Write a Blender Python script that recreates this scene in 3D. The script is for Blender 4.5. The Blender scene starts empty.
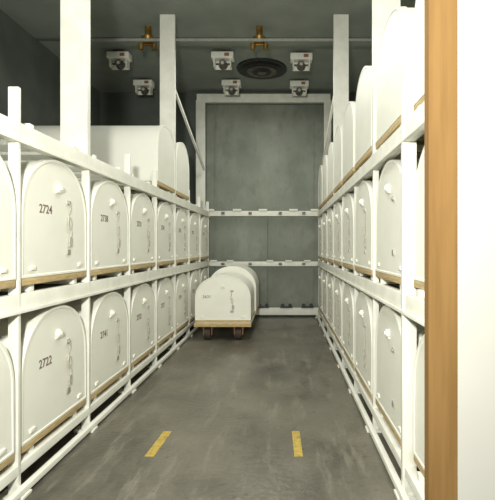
import bpy, bmesh, math, random
from mathutils import Vector, Matrix
random.seed(4)
S=bpy.context.scene
COL=S.collection
F=450.0; H=1.5

# ------------------------------------------------ materials
def mat(name,c1,c2=None,scale=6,rough=.5,metal=0,bump=0,detail=4,lo=.35,hi=.65,stretch=(1,1,1),emit=None,bscale=None,spec=.5,wear=None):
    m=bpy.data.materials.new(name); m.use_nodes=True
    nt=m.node_tree; b=nt.nodes['Principled BSDF']
    b.inputs['Roughness'].default_value=rough; b.inputs['Metallic'].default_value=metal
    b.inputs['Specular IOR Level'].default_value=spec
    c2=c2 or tuple(x*.85 for x in c1)
    tc=nt.nodes.new('ShaderNodeTexCoord'); mp=nt.nodes.new('ShaderNodeMapping')
    mp.inputs['Scale'].default_value=stretch
    nt.links.new(tc.outputs['Object'],mp.inputs['Vector'])
    n=nt.nodes.new('ShaderNodeTexNoise'); n.inputs['Scale'].default_value=scale; n.inputs['Detail'].default_value=detail
    nt.links.new(mp.outputs['Vector'],n.inputs['Vector'])
    r=nt.nodes.new('ShaderNodeValToRGB'); r.color_ramp.elements[0].position=lo; r.color_ramp.elements[1].position=hi
    r.color_ramp.elements[0].color=(*c2,1); r.color_ramp.elements[1].color=(*c1,1)
    nt.links.new(n.outputs['Fac'],r.inputs['Fac'])
    out=r.outputs['Color']
    if wear:
        for (ws,wst,wc,wl,wh,wa) in wear:
            mp2=nt.nodes.new('ShaderNodeMapping'); mp2.inputs['Scale'].default_value=wst; mp2.inputs['Location'].default_value=(3.1*ws,1.7,0.4)
            nt.links.new(tc.outputs['Object'],mp2.inputs['Vector'])
            nn=nt.nodes.new('ShaderNodeTexNoise'); nn.inputs['Scale'].default_value=ws; nn.inputs['Detail'].default_value=8; nn.inputs['Roughness'].default_value=.65
            nt.links.new(mp2.outputs['Vector'],nn.inputs['Vector'])
            mr=nt.nodes.new('ShaderNodeMapRange'); mr.inputs['From Min'].default_value=wl; mr.inputs['From Max'].default_value=wh; mr.inputs['To Max'].default_value=wa
            nt.links.new(nn.outputs['Fac'],mr.inputs['Value'])
            mx=nt.nodes.new('ShaderNodeMix'); mx.data_type='RGBA'
            nt.links.new(mr.outputs['Result'],mx.inputs[0]); nt.links.new(out,mx.inputs[6]); mx.inputs[7].default_value=(*wc,1)
            out=mx.outputs[2]
    nt.links.new(out,b.inputs['Base Color'])
    if bump:
        n2=nt.nodes.new('ShaderNodeTexNoise'); n2.inputs['Scale'].default_value=bscale or scale*2
        nt.links.new(mp.outputs['Vector'],n2.inputs['Vector'])
        bu=nt.nodes.new('ShaderNodeBump'); bu.inputs['Strength'].default_value=bump; bu.inputs['Distance'].default_value=.05
        nt.links.new(n2.outputs['Fac'],bu.inputs['Height']); nt.links.new(bu.outputs['Normal'],b.inputs['Normal'])
    return m
M={}
M['white']=mat('canister_paint',(.83,.83,.74),(.80,.80,.71),3,.45)
M['cover']=mat('cover_paint',(.83,.83,.73),(.79,.79,.69),4,.5)
M['rack']=mat('rack_paint',(.79,.79,.70),(.70,.70,.61),6,.5)
M['wood']=mat('skid_wood',(.56,.43,.22),(.40,.29,.13),10,.7,stretch=(1,8,8))
M['jamb']=mat('jamb_wood',(.145,.083,.028),(.120,.067,.022),9,.8,stretch=(6,6,.4),spec=.1)
M['text']=mat('stencil_ink',(.18,.13,.11),rough=.8)
M['dark']=mat('dark_rubber',(.055,.035,.022),(.03,.02,.015),12,rough=.7)
M['steel']=mat('dull_steel',(.20,.19,.16),(.10,.09,.08),20,.5,.6)
M['clip']=mat('latch_metal',(.45,.43,.36),(.3,.29,.24),20,.5,.3)
M['bar']=mat('dull_bar_paint',(.30,.30,.26),(.24,.24,.21),20,.6)
M['cord']=mat('grey_cord',(.50,.48,.40),(.36,.34,.28),40,.8)
M['floor']=mat('worn_concrete',(.175,.165,.125),(.105,.098,.075),1.6,.34,bump=.10,detail=10,bscale=25,lo=.3,hi=.7,
   wear=[(1.0,(1,.5,1),(.035,.031,.023),.50,.68,.8),(4,(2.2,.35,1),(.28,.265,.21),.55,.73,.6),(16,(1,1,1),(.045,.04,.03),.58,.72,.6)])
M['ceil']=mat('dark_ceiling',(.24,.265,.228),(.205,.228,.198),2,.8)
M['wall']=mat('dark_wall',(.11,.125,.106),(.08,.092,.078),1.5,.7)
M['sheet']=mat('sheet_metal',(.205,.225,.175),(.145,.162,.126),1.5,.52,.22,bump=.22,bscale=1.8,detail=5,lo=.3,hi=.7,
   wear=[(1.2,(1,1,.6),(.30,.325,.26),.50,.72,.6),(3.2,(1.5,1,.8),(.11,.125,.098),.52,.72,.6),(7,(2.5,1,.3),(.27,.29,.23),.60,.78,.4)])
M['yellow']=mat('yellow_paint',(.50,.36,.06),(.34,.25,.06),25,.7,wear=[(18,(1,1,1),(.12,.11,.08),.55,.7,.7)])
M['brass']=mat('brass',(.42,.25,.06),(.22,.13,.03),12,.35,.7)
M['cream']=mat('cream_plaster',(.32,.315,.28),(.31,.305,.27),4,.9,spec=.1)
M['lamp']=mat('lamp_glass',(.5,.48,.4),rough=.2)
M['vent']=mat('vent_metal',(.035,.036,.032),(.02,.02,.018),20,.5,.3)
M['rust']=mat('red_brown',(.32,.13,.05),rough=.6)

# ------------------------------------------------ mesh helpers
def finish(bm,name,m,ang=35):
    me=bpy.data.meshes.new(name); bmesh.ops.recalc_face_normals(bm,faces=bm.faces); bm.to_mesh(me); bm.free()
    me.materials.append(M[m])
    for p in me.polygons: p.use_smooth=True
    me.set_sharp_from_angle(angle=math.radians(ang))
    return me
def bx(bm,lo,hi,bev=0):
    r=bmesh.ops.create_cube(bm,size=1)
    for v in r['verts']:
        v.co=Vector([(lo[i]+hi[i])/2+v.co[i]*(hi[i]-lo[i]) for i in range(3)])
    if bev:
        es=list({e for v in r['verts'] for e in v.link_edges})
        bmesh.ops.bevel(bm,geom=es,offset=bev,segments=2,affect='EDGES',profile=.6)
def cyl(bm,c,r,d,axis='Z',seg=24,r2=None):
    rot={'Z':Matrix(),'X':Matrix.Rotation(math.pi/2,4,'Y'),'Y':Matrix.Rotation(math.pi/2,4,'X')}[axis]
    bmesh.ops.create_cone(bm,cap_ends=True,segments=seg,radius1=r,radius2=r if r2 is None else r2,depth=d,matrix=Matrix.Translation(c)@rot)
def beam_between(bm,a,b,w,h):
    a=Vector(a);b=Vector(b);d=b-a
    r=bmesh.ops.create_cube(bm,size=1)
    q=d.to_track_quat('Y','Z').to_matrix().to_4x4()
    mt=Matrix.Translation((a+b)/2)@q@Matrix.Diagonal((w,d.length,h,1))
    bmesh.ops.transform(bm,matrix=mt,verts=r['verts'])
def obj(name,me,parent=None,loc=(0,0,0)):
    o=bpy.data.objects.new(name,me); COL.objects.link(o); o.location=loc
    if parent: o.parent=parent
    return o
def boxmesh(name,lo,hi,m,bev=0):
    bm=bmesh.new(); bx(bm,lo,hi,bev); return finish(bm,name,m)
def top(o,label,cat,group=None,kind=None):
    o['label']=label;o['category']=cat
    if group:o['group']=group
    if kind:o['kind']=kind
def empty(name,loc):
    e=bpy.data.objects.new(name,None); COL.objects.link(e); e.location=loc; e.empty_display_size=.2; return e
def structure(name,lo,hi,m,label):
    o=obj(name,boxmesh(name,lo,hi,m)); o['kind']='structure'; o['label']=label; o['category']=name.split('_')[0]; return o

# ------------------------------------------------ room
XL,XR=-4.05,3.15; YB=9.9; ZC=4.9; Y0=-1.5
structure('floor',(XL-.1,Y0,-.1),(XR+.1,YB+.1,0),'floor','worn dark grey concrete floor with scuffs')
structure('ceiling',(XL-.1,Y0,ZC),(XR+.1,YB+.1,ZC+.1),'ceil','dark grey painted ceiling')
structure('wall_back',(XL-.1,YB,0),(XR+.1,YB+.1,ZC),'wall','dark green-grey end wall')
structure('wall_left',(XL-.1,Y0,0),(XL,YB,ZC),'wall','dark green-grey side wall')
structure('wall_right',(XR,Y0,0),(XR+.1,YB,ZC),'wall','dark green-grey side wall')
structure('wall_front',(.462,1.2,0),(XR,1.28,ZC),'cream','cream plastered wall beside the doorway')
o=structure('trim_1',(.384,1.195,0),(.46,1.23,ZC),'jamb','ochre brown wooden door jamb')
for i,y in enumerate((3.2,5.4,7.3)):
    structure('trim_%d'%(i+2),(XL,y,ZC-.03),(XR,y+.05,ZC-.0005),'wall','dark ceiling joint strip')

# ------------------------------------------------ canister prototype
PITCH=.975; G0=2.705
W=.442; ZS=.44; ZA=.40; SK=.046
def profile(off=0,n=32):
    pts=[(-(W+off),SK),((W+off),SK)]
    for i in range(n+1):
        a=math.pi*i/n
        ca,sa=math.cos(a),math.sin(a)
        e=.96
        x=(W+off)*math.copysign(abs(ca)**e,ca); z=ZS+(ZA+off)*abs(sa)**e
        pts.append((x,z))
    return pts
def dsolid(bm,off,y0,y1):
    p=profile(off)
    f=[bm.verts.new((x,y0,z)) for x,z in p]; b=[bm.verts.new((x,y1,z)) for x,z in p]
    ff=bm.faces.new(f); bm.faces.new(list(reversed(b)))
    n=len(p)
    for i in range(n): bm.faces.new((f[i],b[i],b[(i+1)%n],f[(i+1)%n]))
    return ff
LEN=2.0
def cover(y0,y1,front,off=.007):
    bm=bmesh.new(); ff=dsolid(bm,off,y0,y1)
    if front:
        bmesh.ops.recalc_face_normals(bm,faces=bm.faces)
        bmesh.ops.inset_region(bm,faces=[ff],thickness=.018,depth=0)
        bmesh.ops.inset_region(bm,faces=[ff],thickness=.006,depth=-.005)
    return finish(bm,'end_cover','cover',30)
def variant(L,off=.007):
    bm=bmesh.new(); dsolid(bm,0,.045,L-.045); body=finish(bm,'shell','white',30)
    back=cover(L-.055,L,False,off)
    bm=bmesh.new(); bx(bm,(-W-.007,.002,0),(W+.007,.10,SK-.001),.004); bx(bm,(-W,.3*L,0),(W,.3*L+.1,SK-.001)); bx(bm,(-W,.65*L,0),(W,.65*L+.1,SK-.001)); bx(bm,(-W-.007,L-.1,0),(W+.007,L-.002,SK-.001))
    bx(bm,(-W,.09,0.001),(-W+.1,L-.09,SK-.002)); bx(bm,(W-.1,.09,0.001),(W,L-.09,SK-.002))
    return body,back,finish(bm,'skid','wood')
V_LONG=variant(2.0); V_SHORT=variant(.97,.0008)
P_cov=cover(0,.055,True); P_cov_s=cover(0,.055,False,.0008)
bm=bmesh.new(); cyl(bm,(0,-.006,.655),.027,.024,'Y'); cyl(bm,(0,-.020,.655),.014,.016,'Y'); bx(bm,(-.04,-.006,.618),(.04,.012,.630),.003)
P_knob=finish(bm,'knob','cover')
bm=bmesh.new(); bx(bm,(.12,-.003,.548),(.17,.014,.582),.004); cyl(bm,(.145,-.006,.565),.011,.014,'Y',16)
P_latch=finish(bm,'latch','clip')
bm=bmesh.new(); bx(bm,(.12,-.004,.18),(.17,.014,.22),.004); P_latch2=finish(bm,'latch','clip')
def tube(bm,pts,r,seg=6):
    for a,b in zip(pts,pts[1:]):
        a=Vector(a);b=Vector(b);d=b-a
        q=d.to_track_quat('Z','X').to_matrix().to_4x4()
        bmesh.ops.create_cone(bm,cap_ends=True,segments=seg,radius1=r,radius2=r,depth=d.length+r,matrix=Matrix.Translation((a+b)/2)@q)
def make_cord(k):
    rr=random.Random(k); bm=bmesh.new()
    w=rr.uniform(6,11); am=rr.uniform(.008,.018); ln=rr.uniform(.30,.40); ph=rr.uniform(0,3)
    pts=[(.145+am*(math.sin(i/25*w+ph)-math.sin(ph))*(1-.3*i/25)+.02*i/25,-.004-.004*math.cos(i/25*9),.56-ln*i/25) for i in range(26)]
    tube(bm,pts,.0048)
    cz=rr.uniform(.33,.43); rx=rr.uniform(.014,.028)
    tube(bm,[(.15+rx*math.sin(t*math.pi*2),-.006,cz+.045*math.cos(t*math.pi*2)) for t in [i/14 for i in range(15)]],.004)
    bx(bm,(.145,-.009,.24),(.185,.001,.31))
    return finish(bm,'cord','cord',60)
CORDS=[make_cord(k) for k in range(4)]
bm=bmesh.new(); bx(bm,(.30,-.006,.09),(.36,.014,.115),.004); P_foot=finish(bm,'latch','cover')
bm=bmesh.new(); bx(bm,(-.36,-.006,.09),(-.30,.014,.115),.004); P_foot2=finish(bm,'latch','cover')
textcache={}
def textmesh(s,size,x,z,mname='text'):
    k=(s,size,x,z)
    if k in textcache: return textcache[k]
    c=bpy.data.curves.new('t','FONT'); c.body=s; c.size=size; c.extrude=.0012; c.offset=.0005
    to=bpy.data.objects.new('t',c); COL.objects.link(to)
    bpy.context.view_layer.update()
    dg=bpy.context.evaluated_depsgraph_get()
    me=bpy.data.meshes.new_from_object(to.evaluated_get(dg))
    bpy.data.objects.remove(to)
    me.transform(Matrix.Translation((x,.0040,z))@Matrix.Rotation(math.pi/2,4,'X'))
    me.materials.clear(); me.materials.append(M[mname]); me.name='stencilled_number'
    textcache[k]=me; return me
cn=[0]
def canister(loc,rotz,num,label,group,line=None,cord=True,fittings=True,var=None,zs=1,cov=None):
    cn[0]+=1
    var=var or V_LONG
    e=empty('storage_canister',loc); e.rotation_euler[2]=rotz; e.scale[2]=zs
    for nm,me in (('shell',var[0]),('end_cover',cov or P_cov),('end_cover',var[1]),('skid',var[2])): obj(nm,me,e)
    if fittings:
        for nm,me in (('knob',P_knob),('latch',P_latch),('latch',P_latch2),('latch',P_foot),('latch',P_foot2)): obj(nm,me,e)
    if cord: obj('cord',CORDS[cn[0]%4],e)
    if num: obj('stencilled_number',textmesh(num,.082,-.25,.465),e)
    if line: obj('stencilled_number',textmesh(line,.07,-.33,.44),e)
    top(e,label,'canister',group); return e

SH=[.235,1.262,2.29]
nums=['2732','2722','2731','2727','2735','2741','2719','2738']
def slot(i): return G0+PITCH*(i-.5)
for tier,rng in ((0,range(0,8)),(1,range(0,8)),(2,(4,5))):
    for i in rng:
        lab='white domed metal canister on the '+['bottom','middle','top'][tier]+' shelf of the rack'
        if i<=2 and tier<2: lab='white domed canister with stencilled number and cord, '+['bottom','middle','top'][tier]+' shelf'
        dx=random.uniform(-.008,.008)
        nn=None
        if tier<2: nn=nums[(i*3+tier*2+7)%8] if i!=1 else ['2722','2724'][tier]
        canister((-1.592+dx,slot(i),SH[tier]),math.pi/2,nn,lab,'canisters in the aisle-side racks',cord=(tier<2),fittings=(tier<2))
for tier in range(3):
    for i in range(0,8):
        lab='white domed metal canister on the '+['bottom','middle','top'][tier]+' shelf of the rack'
        dx=random.uniform(-.005,.005)
        canister(((.765,.738)[i] if i<2 else .722,slot(i),SH[tier]),-math.pi/2,None,lab,'canisters in the aisle-side racks',cord=(i>1 and tier<2),fittings=(tier<2 and i>0))

# ------------------------------------------------ racks
YS=G0-PITCH; YE=G0+7*PITCH
def rack(side):
    X=-1.62 if side<0 else .75
    s=side
    e=empty('storage_rack',(X,YS,0))
    off=Vector((X,YS,0))
    def part(name,bm,m='rack'):
        bmesh.ops.translate(bm,vec=-off,verts=bm.verts)
        return obj(name,finish(bm,name,m),e)
    for i in range(9):
        y=YS+PITCH*i
        zt=2.25 if i in(2,5) else (2.46 if s<0 else 2.50)
        hw=.031 if s<0 else (.043 if i<2 else .024)
        tk=.018 if (s>0 and i<2) else .015
        bm=bmesh.new(); bx(bm,(X-hw,y-tk,0.02),(X+hw,y+tk,zt if (s<0 or i<2) else 2.25),.004); part('post',bm)
        bm=bmesh.new(); bx(bm,(X-.08,y-.05,0),(X+.08,y+.05,.02),.004)
        part('foot_plate',bm)
        bm=bmesh.new(); bx(bm,(X+s*2.10-.03,y-.018,0),(X+s*2.10+.03,y+.018,2.4),.004); part('post',bm)
    for z0,z1 in ((1.105,1.215),(2.13,2.25)):
        bm=bmesh.new()
        bx(bm,(X-.030,YS-.03,z0),(X+.030,YE+.03,z1),.003)
        part('beam',bm)
        bm=bmesh.new(); bx(bm,(X-s*.041-.008,YS-.03,z0-.004),(X-s*.041+.008,YE+.03,z0+.018),.002); part('flange',bm)
    bm=bmesh.new(); bx(bm,(X-.03,YS-.03,.13),(X+.03,YE+.03,.19),.003); part('beam',bm)
    bm=bmesh.new(); bx(bm,(X-s*.05-.02,YS-.03,.022),(X-s*.05+.02,YE+.03,.062),.005); part('floor_rail',bm)
    for zt in (.234,1.261,2.289):
        for i in range(8):
            for d in(-.3,.3):
                y=YS+PITCH*(i+.5)+d
                bm=bmesh.new(); x0,x1=sorted((X+s*.0,X+s*2.08)); bx(bm,(x0,y-.025,zt-.045),(x1,y+.025,zt),.003); part('cross_member',bm)
    for zt in (.17,1.2,2.22):
        bm=bmesh.new(); bx(bm,(X+s*2.10-.03,YS,zt-.05),(X+s*2.10+.03,YE,zt),.003); part('beam',bm)
    top(e,'cream painted steel rack with three tiers along the aisle','rack','long steel storage racks')
rack(-1); rack(1)

# tall portal frames standing on the upper rack beams
for k,y in enumerate((G0+PITCH,G0+4*PITCH)):
    e=empty('portal_frame',(0,y,2.251)); B=2.251
    for cx in(-1.705,.835):
        bm=bmesh.new()
        bx(bm,(cx-.11,-.028,0),(cx+.11,-.018,ZC-.001-B)); bx(bm,(cx-.11,.018,0),(cx+.11,.028,ZC-.001-B)); bx(bm,(cx-.006,-.02,0),(cx+.006,.02,ZC-.001-B))
        bx(bm,(cx-.11,-.02,0),(cx-.10,.02,ZC-.001-B)); bx(bm,(cx+.10,-.02,0),(cx+.11,.02,ZC-.001-B))
        obj('column',finish(bm,'column','rack'),e)
    bm=bmesh.new(); bx(bm,(-2.9,-.02,4.52-B),(2.05,.02,4.555-B),.006); obj('cross_beam',finish(bm,'cross_beam','bar'),e)
    top(e,'tall cream steel columns joined by a thin overhead beam','frame','tall portal frames over the aisle')
    if k==1:
        for cx in(-1.70,.80):
            bm=bmesh.new(); beam_between(bm,(cx,.03,4.05-B),(cx,2.95,3.15-B),.035,.05); obj('brace',finish(bm,'brace','rack'),e)

# ------------------------------------------------ end wall rack and sheets
YR=9.66
e=empty('end_rack',(0,YR,0))
def ep(name,lo,hi,m='rack',bev=.004):
    return obj(name,boxmesh(name,(lo[0],lo[1]-YR,lo[2]),(hi[0],hi[1]-YR,hi[2]),m,bev),e)
ep('post',(-1.90,9.70,0),(-1.70,9.78,4.67)); ep('post',(.86,9.70,0),(1.02,9.78,4.67))
ep('beam',(-1.88,9.69,4.62),(1.0,9.79,4.80))
for z0,z1,x0 in ((2.16,2.27,-1.72),(1.09,1.19,-1.72),(.05,.20,-1.72)):
    ep('beam',(x0,9.60,z0),(.80,9.69,z1))
for x in(-1.58,-1.0,-.45,.2,.66):
    ep('bracket',(x-.09,9.57,2.271),(x+.09,9.66,2.31)); 
for x in(-1.5,-1.15,-.3,.1,.5):
    ep('bracket',(x-.07,9.57,1.191),(x+.07,9.66,1.22))
for x in(-1.3,-.72,-.08,.42):
    ep('clamp',(x-.035,9.575,2.19),(x+.035,9.60,2.25),'steel'); ep('clamp',(x-.035,9.575,1.115),(x+.035,9.60,1.165),'steel')
for x in(-.45,0.05,.5):
    bm=bmesh.new(); bx(bm,(x-.13,-.08,.201),(x+.13,.0,.23)); cyl(bm,(x-.08,-.04,.25),.04,.06,'Y',14); cyl(bm,(x+.08,-.04,.25),.04,.06,'Y',14)
    obj('roller',finish(bm,'roller','vent'),e)
for z in(2.10,1.05):
    ep('post',(-1.74,9.58,z-.05),(-1.66,9.66,z+.3)); ep('post',(.74,9.58,z-.05),(.82,9.66,z+.3))
top(e,'cream steel frame with three shelf beams across the end wall','rack')
def sheet(x0,x1,z0,z1,seams=()):
    bm=bmesh.new(); bmesh.ops.create_grid(bm,x_segments=20,y_segments=20,size=.5)
    for v in bm.verts:
        x=x0+(v.co.x+.5)*(x1-x0); z=z0+(v.co.y+.5)*(z1-z0)
        v.co=Vector((x,9.86+.006*math.sin(x*4+z*1.7)+.006*math.sin(z*3.1-x*2),z))
    r=bmesh.ops.extrude_face_region(bm,geom=bm.faces[:])
    for v in [g for g in r['geom'] if isinstance(g,bmesh.types.BMVert)]: v.co.y+=.01
    for sx in seams: bx(bm,(sx-.012,9.835,z0),(sx+.012,9.87,z1))
    o=obj('sheet_metal_panel',finish(bm,'sheet','sheet')); top(o,'dull green-grey sheet metal panel on the end wall','panel','sheet metal panels on the end wall')
sheet(-1.70,.86,2.27,4.62,(-1.5,.64))
sheet(-1.70,-.36,1.19,2.265,(-1.5,)); sheet(-.35,.86,1.19,2.265,(.64,))
sheet(-1.70,-.36,.0,1.185,(-1.5,)); sheet(-.35,.86,.0,1.185,(.64,))

# ------------------------------------------------ cart
CX=-.985; CY=7.25
cart=empty('transport_dolly',(CX,CY,0))
bm=bmesh.new(); bx(bm,(-.45,-.03,.235),(.45,2.05,.280),.006); 
obj('platform',finish(bm,'platform','rack'),cart)
bm=bmesh.new(); bx(bm,(-.46,-.05,.22),(.46,-.032,.279),.003); obj('edge_strip',finish(bm,'edge_strip','wood'),cart)
for x in(-.25,.25):
    for y in(.06,1.85):
        bm=bmesh.new(); cyl(bm,(x,y,.10),.10,.10,'X',28); cyl(bm,(x,y,.10),.035,.11,'X',16)
        w=obj('wheel',finish(bm,'wheel','dark'),cart)
        bm=bmesh.new(); bx(bm,(x-.075,y-.035,.08),(x-.06,y+.035,.21)); bx(bm,(x+.06,y-.035,.08),(x+.075,y+.035,.21)); bx(bm,(x-.09,y-.05,.205),(x+.09,y+.05,.235))
        obj('caster_fork',finish(bm,'fork','rust'),cart)
top(cart,'low cream dolly on dark brown casters carrying two canisters','dolly')
canister((CX,CY,.281),0,None,'white domed canister with small stencilled text on a wheeled dolly','canisters on the dolly',line='2631',var=V_SHORT,zs=.90)
canister((CX+.03,CY+1.01,.281),0,None,'taller white domed canister standing at the rear of the dolly','canisters on the dolly',var=V_SHORT,zs=1.03,cord=False,fittings=False,cov=P_cov_s)

# ------------------------------------------------ floor marks
def mark(x,xw,y0,y1,sk=0):
    bm=bmesh.new()
    lo=[(x-xw/2+sk,y1),(x+xw/2+sk,y1),(x+xw/2,y0),(x-xw/2,y0)]
    vs=[bm.verts.new((a,b,.0005)) for a,b in lo]; f=bm.faces.new(vs)
    r=bmesh.ops.extrude_face_region(bm,geom=[f])
    for v in [g for g in r['geom'] if isinstance(g,bmesh.types.BMVert)]: v.co.z+=.0015
    o=obj('floor_marking',finish(bm,'mark','yellow')); top(o,'worn yellow painted stripe on the concrete floor','marking','yellow floor stripes')
mark(-.965,.068,3.22,3.66,.02); mark(.105,.062,3.22,3.66,-.01)

# ------------------------------------------------ ceiling fixtures
bm=bmesh.new(); bx(bm,(-.19,-.10,-.16),(.19,.10,-.05),.012); bx(bm,(-.15,-.08,-.30),(-.13,.08,-.15)); bx(bm,(.13,-.08,-.30),(.15,.08,-.15)); bx(bm,(-.15,.06,-.30),(.15,.08,-.15)); P_h=finish(bm,'housing','rack')
bm=bmesh.new(); cyl(bm,(0,0,-.025),.05,.05,'Z',16); bx(bm,(-.09,-.06,-.015),(.09,.06,0)); P_m=finish(bm,'mount','steel')
bm=bmesh.new(); cyl(bm,(0,-.01,-.23),.08,.13,'Y',24,.05); bx(bm,(-.12,-.015,-.24),(.12,.015,-.22)); P_r=finish(bm,'reflector','steel')
bm=bmesh.new(); bmesh.ops.create_uvsphere(bm,u_segments=16,v_segments=10,radius=.035,matrix=Matrix.Translation((0,-.07,-.23))); P_b=finish(bm,'bulb','lamp')
bm=bmesh.new(); bx(bm,(.04,-.115,-.13),(.12,-.098,-.08),.003); P_t=finish(bm,'tag','rust')
for x,y in ((-2.85,7.8),(-1.06,7.8),(.30,7.85),(-2.83,9.1),(-1.06,9.1),(.31,9.15)):
    e=empty('ceiling_spotlight',(x,y,ZC))
    for n,me in(('housing',P_h),('mount',P_m),('reflector',P_r),('bulb',P_b),('tag',P_t)): obj(n,me,e)
    top(e,'small pale boxed spotlight hanging from the dark ceiling','lamp','ceiling spotlights')
bm=bmesh.new(); cyl(bm,(0,0,-.09),.05,.18,'Z',16); cyl(bm,(0,0,-.22),.07,.10,'Z',20,.10); P_gb=finish(bm,'housing','brass')
bm=bmesh.new(); 
bx(bm,(-.13,-.03,-.29),(.13,.03,-.262),.008)
for s in(-.10,.10): cyl(bm,(s,-.02,-.32),.035,.08,'Z',14,.045)
P_gh=finish(bm,'lamp_head','brass')
for x,y in((-2.1,6.95),(-.38,6.95)):
    e=empty('brass_sprinkler',(x,y,ZC)); obj('housing',P_gb,e); obj('lamp_head',P_gh,e)
    top(e,'brass coloured sprinkler fitting under the ceiling','sprinkler','brass ceiling fittings')
e=empty('ceiling_vent',(-.42,8.55,ZC))
bm=bmesh.new(); cyl(bm,(0,0,-.02),.47,.04,'Z',48,.47); obj('ring',finish(bm,'ring','vent'),e)
for i,r in enumerate((.38,.28,.18,.09)):
    bm=bmesh.new(); cyl(bm,(0,0,-.05-.014*i),r,.022,'Z',40,r*.8); obj('louvre',finish(bm,'louvre','steel' if i%2 else 'vent'),e)
top(e,'round dark louvred vent in the ceiling','vent')

# ------------------------------------------------ lights
def area(loc,rot,size,power,col=(1,.99,.93),sy=None):
    l=bpy.data.lights.new('area','AREA'); l.energy=power; l.size=size; l.color=col
    if sy: l.shape='RECTANGLE'; l.size_y=sy
    o=bpy.data.objects.new('area_light',l); COL.objects.link(o); o.location=loc; o.rotation_euler=rot
area((-.4,-.3,2.2),(math.radians(86),0,math.radians(4)),.22,215)
area((-.4,3.4,4.7),(0,0,0),.8,84,sy=3.0)
area((-.4,7.2,4.45),(0,0,0),.8,56,sy=2.5)
w=bpy.data.worlds.new('w'); S.world=w; w.use_nodes=True
bg=w.node_tree.nodes['Background']; bg.inputs[0].default_value=(.96,.98,.88,1); bg.inputs[1].default_value=.28
S.view_settings.view_transform='Standard'

cam=bpy.data.cameras.new('camera'); co=bpy.data.objects.new('camera',cam); COL.objects.link(co); S.camera=co
co.location=(0,0,H); co.rotation_euler=(math.pi/2,0,0)
cam.sensor_width=36; cam.lens=F/500*36
cam.shift_x=-(284-247.5)/500; cam.shift_y=-(250-247)/500
cam.clip_start=.05
